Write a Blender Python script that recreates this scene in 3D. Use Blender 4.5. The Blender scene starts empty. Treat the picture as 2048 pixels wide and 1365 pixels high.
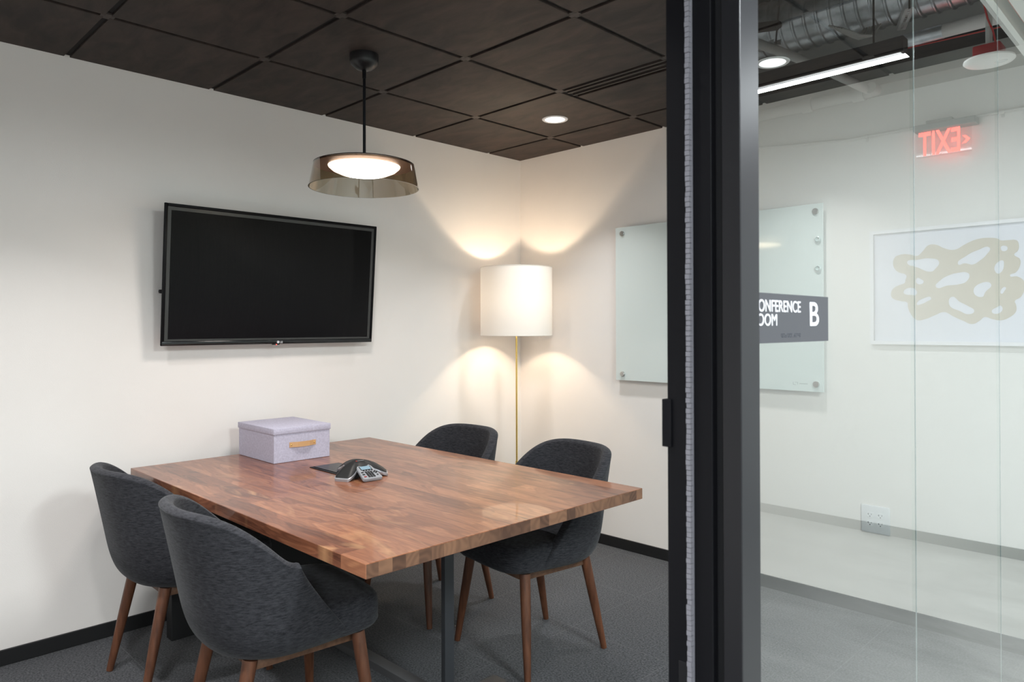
import bpy, bmesh, math, random
from mathutils import Vector, Matrix
random.seed(7)
S = bpy.context.scene
COL = S.collection
PI = math.pi
# ---------------------------------------------------------------- camera
cam_data = bpy.data.cameras.new('camera')
cam = bpy.data.objects.new('camera', cam_data); COL.objects.link(cam)
cam_data.sensor_width = 36.0; cam_data.lens = 1442.7147/2048*36
cam_data.shift_y = -34.096/2048
cam_data.clip_start = 0.02
yaw, pitch, roll = .7862, .0045, -.0031
fw = Vector((-math.sin(yaw)*math.cos(pitch), math.cos(yaw)*math.cos(pitch), math.sin(pitch)))
rt = Vector((math.cos(yaw), math.sin(yaw), 0)); up = rt.cross(fw)
r2 = rt*math.cos(roll)+up*math.sin(roll); u2 = -rt*math.sin(roll)+up*math.cos(roll)
M = Matrix((r2, u2, -fw)).transposed().to_4x4(); M.translation = Vector((3.487, -3.5658, 1.3466))
cam.matrix_world = M
S.camera = cam
cam_data.dof.use_dof = True; cam_data.dof.focus_distance = 3.4; cam_data.dof.aperture_fstop = 9.0
# ---------------------------------------------------------------- world, exposure
w = bpy.data.worlds.new('world'); S.world = w; w.use_nodes = True
w.node_tree.nodes['Background'].inputs[0].default_value = (.8, .88, 1, 1)
w.node_tree.nodes['Background'].inputs[1].default_value = 0.15
S.view_settings.view_transform = 'Standard'; S.view_settings.look = 'None'
S.view_settings.gamma = 1; S.view_settings.use_curve_mapping = False
S.view_settings.exposure = 0.04
# ---------------------------------------------------------------- lamps of the place and added unseen ones (output of the fixtures below)
def area(name, loc, size, power, col, shape='DISK', size_y=None, rot=(0, 0, 0), spread=PI):
    l = bpy.data.lights.new(name, 'AREA'); l.shape = shape; l.size = size
    if size_y: l.size_y = size_y
    l.energy = power; l.color = col; l.spread = spread
    o = bpy.data.objects.new(name, l); COL.objects.link(o); o.location = loc; o.rotation_euler = rot
    return o
def point(name, loc, power, col, r=.03):
    l = bpy.data.lights.new(name, 'POINT'); l.energy = power; l.color = col; l.shadow_soft_size = r
    o = bpy.data.objects.new(name, l); COL.objects.link(o); o.location = loc
    return o
G = 2.97            # glass partition plane
H = 2.4974          # meeting room ceiling
YE, HC = 1.43, 3.45 # hallway end wall, hallway deck
COOL = (.97, .975, .97); HALL_C = (.91, .97, 1.0); WARM = (1.0, .78, .55); MID = (1.0, .93, .86)
DOWN = [(.835, -.577), (2.071, -.544), (1.12, -3.22), (2.05, -3.2)]  # last two are unseen downlights, added to brighten the left side
P_DOWN, P_PEND, P_FLOOR, P_HALL = (5.2, 4.2, 14, 12), 8.0, 40, 116
for i, (x, y) in enumerate(DOWN):
    area('downlight_output', (x, y, H-.012), .10, P_DOWN[i], COOL, spread=(1.65, 1.65, 1.95, 1.95)[i])
area('pendant_output', (.9, -1.859, 1.978), .26, P_PEND, MID)
point('floor_lamp_output', (.30, -.345, 1.52), P_FLOOR, WARM, .035)
area('linear_output', (4.5, .2, 2.640), 1.9, P_HALL*.35, HALL_C, 'RECTANGLE', .06)
area('added_hall_output', (4.45, -2.2, 2.62), 1.2, P_HALL, HALL_C, 'RECTANGLE', .5)  # added unseen hall lamp, sends more light through doorway and glass
area('added_hall_output', (4.6, -5.0, 2.62), 1.2, P_HALL, HALL_C, 'RECTANGLE', .5)  # second added hall lamp, also out of view

# ---------------------------------------------------------------- material helpers
def sock(n, *names):
    for k in names:
        if k in n.inputs: return n.inputs[k]
def mat(name, col, rough=.5, metal=0, spec=.5, sheen=0, emit=None, emit_s=0, coat=0, trans=0, ior=1.45):
    m = bpy.data.materials.new(name); m.use_nodes = True
    b = m.node_tree.nodes['Principled BSDF']
    b.inputs['Base Color'].default_value = (*col, 1); b.inputs['Roughness'].default_value = rough
    b.inputs['Metallic'].default_value = metal; b.inputs['Specular IOR Level'].default_value = spec
    b.inputs['Sheen Weight'].default_value = sheen; b.inputs['Coat Weight'].default_value = coat
    b.inputs['Transmission Weight'].default_value = trans; b.inputs['IOR'].default_value = ior
    if emit:
        b.inputs['Emission Color'].default_value = (*emit, 1); b.inputs['Emission Strength'].default_value = emit_s
    return m
def nt(m): return m.node_tree.nodes, m.node_tree.links
def noise_tint(m, scale, c0, c1, stretch=(1, 1, 1), detail=4, rough=.6, lo=.3, hi=.7, bump=0, bump_scale=None, dist=0):
    n, l = nt(m); b = n['Principled BSDF']
    tc = n.new('ShaderNodeTexCoord'); mp = n.new('ShaderNodeMapping'); mp.inputs['Scale'].default_value = stretch
    nz = n.new('ShaderNodeTexNoise'); nz.inputs['Scale'].default_value = scale; nz.inputs['Detail'].default_value = detail
    nz.inputs['Roughness'].default_value = rough; nz.inputs['Distortion'].default_value = dist
    cr = n.new('ShaderNodeValToRGB'); cr.color_ramp.elements[0].position = lo; cr.color_ramp.elements[1].position = hi
    cr.color_ramp.elements[0].color = (*c0, 1); cr.color_ramp.elements[1].color = (*c1, 1)
    l.new(tc.outputs['Object'], mp.inputs[0]); l.new(mp.outputs[0], nz.inputs['Vector'])
    l.new(nz.outputs['Fac'], cr.inputs[0]); l.new(cr.outputs[0], b.inputs['Base Color'])
    if bump:
        bp = n.new('ShaderNodeBump'); bp.inputs['Strength'].default_value = bump; bp.inputs['Distance'].default_value = .002
        src = nz
        if bump_scale:
            src = n.new('ShaderNodeTexNoise'); src.inputs['Scale'].default_value = bump_scale; src.inputs['Detail'].default_value = 3
            l.new(mp.outputs[0], src.inputs['Vector'])
        l.new(src.outputs['Fac'], bp.inputs['Height']); l.new(bp.outputs[0], b.inputs['Normal'])
    return m
wall_m = noise_tint(mat('painted_wall', (.8, .8, .8), .75, spec=.25), 2.0, (.875, .832, .800), (.895, .852, .820), bump=.15, bump_scale=300)
hall_wall_m = noise_tint(mat('hall_wall', (.8, .8, .8), .7, spec=.25), 2.0, (.69, .70, .68), (.71, .72, .70), bump=.15, bump_scale=300)
base_m = mat('baseboard_black', (.012, .012, .013), .5)
hall_base_m = mat('baseboard_grey', (.035, .05, .05), .5)
black_metal = mat('black_metal', (.007, .007, .009), .42, spec=.2)
black_gap = mat('black_gap', (.006, .006, .008), .6)
frame_m = mat('anodised_frame', (.014, .014, .017), .34, spec=.5)
steel_m = mat('powder_steel', (.035, .037, .042), .4, spec=.5)
tile_m = noise_tint(mat('ceiling_tile', (.05, .04, .036), .62, spec=.35), 5.0, (.022, .0165, .015), (.060, .042, .035), stretch=(1, 2.5, 1), detail=5, lo=.35, hi=.75, bump=.12, bump_scale=160, dist=.6)
grid_m = mat('ceiling_grid', (.045, .035, .031), .6); slot_m = mat('grid_shadow_black', (.008, .007, .007), .8)
plenum_m = mat('plenum_dark', (.004, .004, .004), .9)
deck_m = noise_tint(mat('deck_paint', (.12, .12, .12), .8), 3, (.10, .10, .10), (.15, .15, .15))
hall_dark_m = mat('beam_paint', (.02, .02, .025), .7)
soffit_m = mat('soffit_paint', (.30, .31, .29), .7)
trim_white = mat('trim_white', (.72, .74, .71), .5)
white_plastic = mat('white_plastic', (.80, .80, .82), .35)
chrome = mat('brushed_steel', (.55, .54, .52), .3, 1)
brass = mat('brass', (.80, .56, .18), .22, 1)
galv = noise_tint(mat('galvanised', (.5, .52, .54), .33, .9), 9, (.42, .45, .47), (.66, .69, .72), lo=.4, hi=.6)
conduit_m = mat('painted_conduit', (.5, .51, .49), .5)
red_paint = mat('red_paint', (.30, .015, .02), .45)
red_cable = mat('red_cable', (.45, .02, .02), .5)
# carpet
carpet_m = noise_tint(mat('carpet', (.1, .1, .1), .95, spec=.1, sheen=.15), 130, (.013, .014, .016), (.112, .113, .124), detail=4, rough=.7, lo=.36, hi=.66, bump=.5)
n, l = nt(carpet_m)
tc = n.new('ShaderNodeTexCoord'); sp = n.new('ShaderNodeSeparateXYZ'); l.new(tc.outputs['Object'], sp.inputs[0])
def seam_mask(out, off):
    a = n.new('ShaderNodeMath'); a.operation = 'ADD'; a.inputs[1].default_value = off; l.new(out, a.inputs[0])
    b = n.new('ShaderNodeMath'); b.operation = 'PINGPONG'; b.inputs[1].default_value = .25; l.new(a.outputs[0], b.inputs[0])
    c = n.new('ShaderNodeMath'); c.operation = 'LESS_THAN'; c.inputs[1].default_value = .0016; l.new(b.outputs[0], c.inputs[0]); return c
sx, sy = seam_mask(sp.outputs[0], .12), seam_mask(sp.outputs[1], .08)
mx = n.new('ShaderNodeMath'); mx.operation = 'MAXIMUM'; l.new(sx.outputs[0], mx.inputs[0]); l.new(sy.outputs[0], mx.inputs[1])
mc = n.new('ShaderNodeMath'); mc.operation = 'MULTIPLY'; mc.inputs[1].default_value = .35; l.new(mx.outputs[0], mc.inputs[0])
mix = n.new('ShaderNodeMixRGB'); mix.inputs[2].default_value = (.16, .16, .17, 1)
b = n['Principled BSDF']; src = b.inputs['Base Color'].links[0].from_socket
l.new(mc.outputs[0], mix.inputs[0]); l.new(src, mix.inputs[1]); l.new(mix.outputs[0], b.inputs['Base Color'])
# polished concrete
concrete_m = noise_tint(mat('concrete', (.4, .4, .38), .30, spec=.5), 2.2, (.30, .305, .29), (.45, .455, .435), stretch=(1, 2.2, 1), detail=8, rough=.62, lo=.3, hi=.7, dist=.5)
# fabrics
fabric_m = noise_tint(mat('charcoal_fabric', (.04, .04, .045), .92, spec=.12, sheen=.12), 40, (.016, .016, .019), (.060, .060, .068), stretch=(1.2, 1.2, 6), detail=6, rough=.75, lo=.34, hi=.68, bump=.35, bump_scale=260)
fabric_m.node_tree.nodes['Principled BSDF'].inputs['Sheen Roughness'].default_value = .4
leg_m = noise_tint(mat('walnut_leg', (.2, .08, .04), .38), 9, (.070, .026, .014), (.16, .062, .031), stretch=(6, 6, .6), detail=5)
apron_m = noise_tint(mat('walnut_apron', (.2, .09, .05), .45), 9, (.10, .05, .030), (.19, .10, .06), stretch=(1, 6, 6), detail=5)
box_m = noise_tint(mat('lilac_linen', (.5, .5, .6), .85), 120, (.46, .44, .55), (.56, .54, .66), detail=2, bump=.2)
leather_m = mat('tan_leather', (.62, .36, .17), .5)
# walnut planks of the table top: boards along x, staves inside each board
def walnut():
    m = mat('walnut_planks', (.4, .2, .1), .30, spec=.5, coat=.25); n, l = nt(m); b = n['Principled BSDF']
    tc = n.new('ShaderNodeTexCoord'); sp = n.new('ShaderNodeSeparateXYZ'); l.new(tc.outputs['Object'], sp.inputs[0])
    def math_(op, a, bb=None):
        k = n.new('ShaderNodeMath'); k.operation = op
        for i, v in enumerate((a, bb)):
            if v is None: continue
            if isinstance(v, (int, float)): k.inputs[i].default_value = v
            else: l.new(v, k.inputs[i])
        return k.outputs[0]
    yi = math_('FLOOR', math_('DIVIDE', sp.outputs[1], .088))
    wn = n.new('ShaderNodeTexWhiteNoise'); wn.noise_dimensions = '1D'; l.new(yi, wn.inputs['W'])
    xs = math_('ADD', sp.outputs[0], math_('MULTIPLY', wn.outputs['Value'], 1.7))
    xi = math_('FLOOR', math_('DIVIDE', xs, .95))
    cell = math_('ADD', math_('MULTIPLY', yi, 7.31), math_('MULTIPLY', xi, 3.77))
    wn2 = n.new('ShaderNodeTexWhiteNoise'); wn2.noise_dimensions = '1D'; l.new(cell, wn2.inputs['W'])
    off = math_('MULTIPLY', wn2.outputs['Value'], 30)
    cb = n.new('ShaderNodeCombineXYZ')
    l.new(math_('ADD', math_('MULTIPLY', sp.outputs[0], 1.0), off), cb.inputs[0]); l.new(math_('MULTIPLY', sp.outputs[1], 5.0), cb.inputs[1]); l.new(math_('ADD', math_('MULTIPLY', sp.outputs[2], 5.0), off), cb.inputs[2])
    nz = n.new('ShaderNodeTexNoise'); nz.inputs['Scale'].default_value = 2.3; nz.inputs['Detail'].default_value = 3; nz.inputs['Roughness'].default_value = .5; nz.inputs['Distortion'].default_value = 1.3
    l.new(cb.outputs[0], nz.inputs['Vector'])
    wv = n.new('ShaderNodeMath'); wv.operation = 'SINE'; l.new(math_('MULTIPLY', nz.outputs['Fac'], 46), wv.inputs[0])
    fine = n.new('ShaderNodeTexNoise'); fine.inputs['Scale'].default_value = 34; fine.inputs['Detail'].default_value = 4
    cb2 = n.new('ShaderNodeCombineXYZ'); l.new(math_('MULTIPLY', sp.outputs[0], .35), cb2.inputs[0]); l.new(math_('MULTIPLY', sp.outputs[1], 5), cb2.inputs[1]); l.new(math_('MULTIPLY', sp.outputs[2], 5), cb2.inputs[2])
    l.new(cb2.outputs[0], fine.inputs['Vector'])
    v = math_('ADD', math_('MULTIPLY', wv.outputs[0], .055), math_('MULTIPLY', nz.outputs['Fac'], .62))
    v = math_('ADD', v, math_('MULTIPLY', fine.outputs['Fac'], .22))
    v = math_('ADD', v, math_('MULTIPLY', wn2.outputs['Value'], .13))
    cr = n.new('ShaderNodeValToRGB'); l.new(math_('SUBTRACT', v, .05), cr.inputs[0])
    e = cr.color_ramp.elements
    e[0].position = .22; e[0].color = (.095, .031, .016, 1); e[1].position = .78; e[1].color = (.56, .265, .125, 1)
    k = e.new(.42); k.color = (.22, .080, .041, 1); k = e.new(.6); k.color = (.355, .145, .073, 1)
    g2 = n.new('ShaderNodeTexNoise'); g2.inputs['Scale'].default_value = 3.4; g2.inputs['Detail'].default_value = 3; g2.inputs['Distortion'].default_value = 1.8
    cb3 = n.new('ShaderNodeCombineXYZ'); l.new(math_('MULTIPLY', sp.outputs[0], .8), cb3.inputs[0]); l.new(math_('MULTIPLY', sp.outputs[1], 2.6), cb3.inputs[1]); l.new(off, cb3.inputs[2]); l.new(cb3.outputs[0], g2.inputs['Vector'])
    gm = n.new('ShaderNodeMapRange'); gm.inputs[1].default_value = .60; gm.inputs[2].default_value = .78; gm.inputs[4].default_value = .6; l.new(g2.outputs['Fac'], gm.inputs[0])
    gmix = n.new('ShaderNodeMixRGB'); gmix.inputs[2].default_value = (.56, .30, .145, 1); l.new(gm.outputs[0], gmix.inputs[0]); l.new(cr.outputs[0], gmix.inputs[1])
    # thin joints between boards
    fr = math_('PINGPONG', sp.outputs[1], .044)
    jt = math_('MULTIPLY', math_('LESS_THAN', fr, .0006), .45)
    mix = n.new('ShaderNodeMixRGB'); mix.inputs[2].default_value = (.05, .02, .012, 1); l.new(jt, mix.inputs[0]); l.new(gmix.outputs[0], mix.inputs[1])
    l.new(mix.outputs[0], b.inputs['Base Color'])
    return m
walnut_m = walnut()
def end_grain():
    m = mat('walnut_end_grain', (.2, .1, .06), .45); n, l = nt(m); b = n['Principled BSDF']
    tc = n.new('ShaderNodeTexCoord'); sp = n.new('ShaderNodeSeparateXYZ'); l.new(tc.outputs['Object'], sp.inputs[0])
    dv = n.new('ShaderNodeMath'); dv.operation = 'DIVIDE'; dv.inputs[1].default_value = .044; l.new(sp.outputs[1], dv.inputs[0])
    fl = n.new('ShaderNodeMath'); fl.operation = 'FLOOR'; l.new(dv.outputs[0], fl.inputs[0])
    wn = n.new('ShaderNodeTexWhiteNoise'); wn.noise_dimensions = '1D'; l.new(fl.outputs[0], wn.inputs['W'])
    cb = n.new('ShaderNodeCombineXYZ'); l.new(sp.outputs[1], cb.inputs[0]); l.new(sp.outputs[2], cb.inputs[1]); l.new(wn.outputs['Value'], cb.inputs[2])
    nz = n.new('ShaderNodeTexNoise'); nz.inputs['Scale'].default_value = 9; nz.inputs['Detail'].default_value = 1; l.new(cb.outputs[0], nz.inputs['Vector'])
    k = n.new('ShaderNodeMath'); k.operation = 'MULTIPLY'; k.inputs[1].default_value = 70; l.new(nz.outputs['Fac'], k.inputs[0])
    sn = n.new('ShaderNodeMath'); sn.operation = 'SINE'; l.new(k.outputs[0], sn.inputs[0])
    mu = n.new('ShaderNodeMath'); mu.operation = 'MULTIPLY_ADD'; mu.inputs[1].default_value = .14; l.new(sn.outputs[0], mu.inputs[0]); l.new(wn.outputs['Value'], mu.inputs[2])
    cr = n.new('ShaderNodeValToRGB'); cr.color_ramp.elements[0].color = (.085, .040, .025, 1); cr.color_ramp.elements[1].color = (.25, .125, .072, 1); l.new(mu.outputs[0], cr.inputs[0])
    l.new(cr.outputs[0], b.inputs['Base Color']); return m
end_m = end_grain()
def emis(name, col, s):
    m = bpy.data.materials.new(name); m.use_nodes = True; n, l = nt(m)
    n.remove(n['Principled BSDF']); e = n.new('ShaderNodeEmission'); e.inputs[0].default_value = (*col, 1); e.inputs[1].default_value = s
    l.new(e.outputs[0], n['Material Output'].inputs[0]); return m
glow_cool = emis('lit_diffuser', (.95, .98, 1), 2.2)
glow_down = emis('lit_downlight', (.95, .98, 1), 2.0)
glow_warm = emis('lit_led_disc', (1, .96, .93), 6)
glow_bulb = emis('lit_bulb', (1, .75, .5), 8)
glow_red = emis('lit_red', (1, .06, .045), 7.0)
glow_lcd = emis('lit_lcd', (.36, .52, .62), 1.0)
def glass(name, tint, both=True, boost=1.0):
    """thin architectural glass: the face turned to the light reflects what both surfaces of a pane do, the exit face only tints"""
    m = bpy.data.materials.new(name); m.use_nodes = True; n, l = nt(m); n.remove(n['Principled BSDF'])
    tr = n.new('ShaderNodeBsdfTransparent'); tr.inputs[0].default_value = (*tint, 1)
    gl = n.new('ShaderNodeBsdfGlossy'); gl.inputs['Roughness'].default_value = 0.0; gl.inputs[0].default_value = (1, 1, 1, 1)
    fr = n.new('ShaderNodeFresnel'); fr.inputs[0].default_value = 1.5
    a = n.new('ShaderNodeMath'); a.operation = 'ADD'; a.inputs[1].default_value = 1; l.new(fr.outputs[0], a.inputs[0])
    d = n.new('ShaderNodeMath'); d.operation = 'DIVIDE'; l.new(fr.outputs[0], d.inputs[0]); l.new(a.outputs[0], d.inputs[1])
    t2 = n.new('ShaderNodeMath'); t2.operation = 'MULTIPLY'; t2.inputs[1].default_value = 2*boost; l.new(d.outputs[0], t2.inputs[0])
    ge = n.new('ShaderNodeNewGeometry'); iv = n.new('ShaderNodeMath'); iv.operation = 'SUBTRACT'; iv.inputs[0].default_value = 1; l.new(ge.outputs['Backfacing'], iv.inputs[1])
    f = n.new('ShaderNodeMath'); f.operation = 'MULTIPLY'; f.use_clamp = True; l.new(t2.outputs[0], f.inputs[0]); l.new(iv.outputs[0], f.inputs[1])
    mx = n.new('ShaderNodeMixShader'); l.new(f.outputs[0], mx.inputs[0]); l.new(tr.outputs[0], mx.inputs[1]); l.new(gl.outputs[0], mx.inputs[2])
    l.new(mx.outputs[0], n['Material Output'].inputs[0]); return m
pane_m = glass('pane_glass', (.965, .985, .975))
smoke_m = glass('smoked_glass', (.70, .64, .55), boost=1.3)
acrylic_m = glass('clear_acrylic', (.95, .95, .95), boost=1)
seal_m = mat('clear_silicone', (.30, .34, .34), .15, spec=.8)
board_m = mat('glass_board', (.70, .765, .75), .06, spec=.5)
def shade_mat():
    m = bpy.data.materials.new('linen_shade'); m.use_nodes = True; n, l = nt(m); n.remove(n['Principled BSDF'])
    d = n.new('ShaderNodeBsdfDiffuse'); d.inputs[0].default_value = (.86, .84, .81, 1)
    t = n.new('ShaderNodeBsdfTranslucent'); t.inputs[0].default_value = (.90, .87, .83, 1)
    mx = n.new('ShaderNodeMixShader'); mx.inputs[0].default_value = .075
    l.new(d.outputs[0], mx.inputs[1]); l.new(t.outputs[0], mx.inputs[2]); l.new(mx.outputs[0], n['Material Output'].inputs[0]); return m
shade_m = shade_mat()
screen_m = mat('tv_screen', (.046, .046, .045), .20, spec=.5)
gloss_black = mat('gloss_black', (.008, .008, .009), .12, spec=.6)
sign_m = mat('sign_grey', (.065, .066, .074), .45, spec=.3)
letter_m = mat('sign_white', (.62, .62, .65), .5)
braille_m = mat('braille_dark', (.06, .065, .08), .5)

# ---------------------------------------------------------------- mesh helpers
def new_obj(name, bm, m, parent=None, smooth=False, loc=None):
    me = bpy.data.meshes.new(name); bm.normal_update(); bm.to_mesh(me); bm.free()
    o = bpy.data.objects.new(name, me); COL.objects.link(o)
    for mm in (m if isinstance(m, (list, tuple)) else [m]): me.materials.append(mm)
    if smooth:
        for p in me.polygons: p.use_smooth = True
    if parent: o.parent = parent
    if loc: o.location = loc
    return o
def smooth_angle(o, ang=40):
    me = o.data; bm = bmesh.new(); bm.from_mesh(me)
    for f in bm.faces: f.smooth = True
    for e in bm.edges:
        if len(e.link_faces) == 2 and e.calc_face_angle(0) > math.radians(ang): e.smooth = False
    bm.to_mesh(me); bm.free(); return o
def box(bm, x0, x1, y0, y1, z0, z1, bev=0, seg=2, mi=0):
    r = bmesh.ops.create_cube(bm, size=1)
    for v in r['verts']:
        v.co = Vector((x0+(v.co.x+.5)*(x1-x0), y0+(v.co.y+.5)*(y1-y0), z0+(v.co.z+.5)*(z1-z0)))
    fs = set(f for v in r['verts'] for f in v.link_faces)
    for f in fs: f.material_index = mi
    if bev:
        es = list(set(e for f in fs for e in f.edges))
        rr = bmesh.ops.bevel(bm, geom=es, offset=bev, segments=seg, affect='EDGES', profile=.5)
        for f in rr['faces']: f.material_index = mi
    return r
def bbox_obj(name, ext, m, parent=None, bev=0, seg=2):
    bm = bmesh.new(); box(bm, *ext, bev=bev, seg=seg); o = new_obj(name, bm, m, parent)
    if bev > .004: smooth_angle(o, 35)
    return o
def tube(bm, pts, r, seg=12, caps=True):
    """swept tube; r scalar or list"""
    pts = [Vector(p) for p in pts]; rs = r if isinstance(r, (list, tuple)) else [r]*len(pts)
    rings = []; ref = None
    for i, p in enumerate(pts):
        d = (pts[min(i+1, len(pts)-1)]-pts[max(i-1, 0)]).normalized()
        if ref is None: ref = Vector((0, 0, 1)) if abs(d.z) < .9 else Vector((1, 0, 0))
        a = d.cross(ref).normalized(); b = a.cross(d).normalized(); ref = b
        rings.append([bm.verts.new(p+(a*math.cos(2*PI*k/seg)+b*math.sin(2*PI*k/seg))*rs[i]) for k in range(seg)])
    for i in range(len(rings)-1):
        for k in range(seg):
            bm.faces.new((rings[i][k], rings[i][(k+1) % seg], rings[i+1][(k+1) % seg], rings[i+1][k]))
    if caps: bm.faces.new(rings[0][::-1]); bm.faces.new(rings[-1])
def tube_obj(name, pts, r, m, parent=None, seg=12):
    bm = bmesh.new(); tube(bm, pts, r, seg); bmesh.ops.recalc_face_normals(bm, faces=bm.faces)
    return smooth_angle(new_obj(name, bm, m, parent), 50)
def lathe(bm, prof, cx=0, cy=0, seg=48, close=False):
    rings = []
    for (r, z) in prof:
        if r < 1e-6: rings.append([bm.verts.new((cx, cy, z))])
        else: rings.append([bm.verts.new((cx+r*math.cos(2*PI*k/seg), cy+r*math.sin(2*PI*k/seg), z)) for k in range(seg)])
    prs = list(zip(rings, rings[1:]))
    if close: prs.append((rings[-1], rings[0]))
    for A, B in prs:
        for k in range(seg):
            k2 = (k+1) % seg
            if len(A) == 1 and len(B) == 1: continue
            if len(A) == 1: bm.faces.new((A[0], B[k2], B[k]))
            elif len(B) == 1: bm.faces.new((A[k], A[k2], B[0]))
            else: bm.faces.new((A[k], A[k2], B[k2], B[k]))
    bmesh.ops.recalc_face_normals(bm, faces=bm.faces)
def lathe_obj(name, prof, m, parent=None, cx=0, cy=0, seg=48, close=False, ang=40):
    bm = bmesh.new(); lathe(bm, prof, cx, cy, seg, close); return smooth_angle(new_obj(name, bm, m, parent), ang)
def prism(bm, poly, a, b, axis=2):
    """extrude a 2-d polygon between a and b along an axis"""
    def P(u, v, t): return {2: (u, v, t), 1: (u, t, v), 0: (t, u, v)}[axis]
    A = [bm.verts.new(P(u, v, a)) for u, v in poly]; B = [bm.verts.new(P(u, v, b)) for u, v in poly]
    bm.faces.new(A[::-1]); bm.faces.new(B)
    for i in range(len(poly)): bm.faces.new((A[i], A[(i+1) % len(poly)], B[(i+1) % len(poly)], B[i]))
    bmesh.ops.recalc_face_normals(bm, faces=bm.faces)
def text_obj(name, s, m, size, depth, mw, parent=None, sx=1, bold=0, align='LEFT', spacing=1.0):
    c = bpy.data.curves.new(name, 'FONT'); c.body = s; c.size = size; c.extrude = depth; c.offset = bold; c.align_x = align; c.space_character = spacing
    t = bpy.data.objects.new(name+'_tmp', c); COL.objects.link(t)
    bpy.context.view_layer.update()
    me = bpy.data.meshes.new_from_object(t.evaluated_get(bpy.context.evaluated_depsgraph_get()))
    bpy.data.objects.remove(t)
    me.transform(mw @ Matrix.Diagonal((sx, 1, 1, 1)))
    me.materials.clear(); me.materials.append(m)
    o = bpy.data.objects.new(name, me); COL.objects.link(o)
    if parent: o.parent = parent
    return o
def frame3(origin, xdir, ydir):
    x = Vector(xdir).normalized(); y = Vector(ydir).normalized(); z = x.cross(y)
    m_ = Matrix((x, y, z)).transposed().to_4x4(); m_.translation = Vector(origin); return m_
def tag(o, label=None, cat=None, group=None, kind=None):
    if label: o['label'] = label
    if cat: o['category'] = cat
    if group: o['group'] = group
    if kind: o['kind'] = kind
    return o
def thing(name, label, cat, loc=(0, 0, 0), rotz=0, group=None):
    o = bpy.data.objects.new(name, None); COL.objects.link(o); o.empty_display_size = .1
    o.location = loc; o.rotation_euler = (0, 0, rotz); return tag(o, label, cat, group)
def struct(o, label=None, cat=None): o['kind'] = 'structure'; return tag(o, label, cat)
def dup(root, loc, rotz, label):
    r = root.copy(); COL.objects.link(r); r.location = loc; r.rotation_euler = (0, 0, rotz); r['label'] = label
    for ch in list(root.children):
        c = ch.copy(); COL.objects.link(c); c.parent = r
        for g in ch.children:
            d = g.copy(); COL.objects.link(d); d.parent = c
    return r
# ================================================================ THE SHELL
YF = -4.60          # front end of the meeting room
# floors
bm = bmesh.new(); box(bm, -.1, 2.962, YF-.1, .1, -.05, 0)
struct(new_obj('floor', bm, carpet_m), 'dark grey carpet tile floor under the walnut table', 'floor')
bm = bmesh.new(); box(bm, 2.962, 6.2, -7.2, YE+.1, -.05, 0)
struct(new_obj('floor', bm, concrete_m), 'polished pale concrete hallway floor mirrored in the glass', 'floor')
# walls
struct(bbox_obj('wall_left', (-.12, 0, YF-.1, .1, 0, H+.4), wall_m), 'white painted wall carrying the television', 'wall')
struct(bbox_obj('wall_back', (0, 2.975, 0, .12, 0, HC), wall_m), 'white painted wall with the glass board and the outlet', 'wall')
struct(bbox_obj('wall_front', (0, 2.975, YF-.1, YF, 0, HC), wall_m), 'white wall closing the meeting room behind the chairs', 'wall')
struct(bbox_obj('wall_end', (2.85, 6.2, YE, YE+.12, 0, HC), hall_wall_m), 'white hallway wall with framed print, seen mirrored in the glass', 'wall')
struct(bbox_obj('wall_side', (2.86, G, .12, YE, 0, HC), hall_wall_m), 'hallway side wall beyond the glass partition', 'wall')
struct(bbox_obj('wall_right', (6.2, 6.32, -7.2, YE+.12, 0, HC), hall_wall_m), 'far hallway wall opposite the glass partition', 'wall')
struct(bbox_obj('wall_rear', (2.85, 6.2, -7.32, -7.2, 0, HC), hall_wall_m), 'hallway wall behind the viewpoint', 'wall')
struct(bbox_obj('wall_entry', (2.86, G, -7.2, YF-.02, 0, HC), hall_wall_m), 'hallway wall beyond the open doorway', 'wall')
# bulkhead over the glass with a white lip and an open reveal
bm = bmesh.new()
box(bm, 2.87, 3.012, -7.2, YE, 2.5, HC); box(bm, 3.05, 3.084, -7.2, YE, 2.5, 2.62); box(bm, 3.012, 3.084, -7.2, YE, 2.62, HC)
struct(new_obj('trim_1', bm, trim_white), 'white bulkhead above the glass partition', 'trim')
rc = tube_obj('red_cable', [(3.022+.004*math.sin(k*.9), -6.5+k*.4, 2.53+.006*math.sin(k*1.7)) for k in range(20)], .005, red_cable)
tag(rc, 'red fire alarm cable running in the slot of the bulkhead over the glass', 'cable')
# baseboards
BH = .0633
struct(bbox_obj('baseboard_left', (0, .011, YF, 0, 0, BH), base_m, bev=.002), 'black baseboard under the television wall', 'baseboard')
struct(bbox_obj('baseboard_back', (.011, 2.95, -.011, 0, 0, BH), base_m, bev=.002), 'black baseboard under the glass board wall', 'baseboard')
struct(bbox_obj('baseboard_end', (2.97, 6.2, YE-.011, YE, 0, BH), hall_base_m, bev=.002), 'dark grey hallway baseboard seen mirrored in the glass', 'baseboard')
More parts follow.
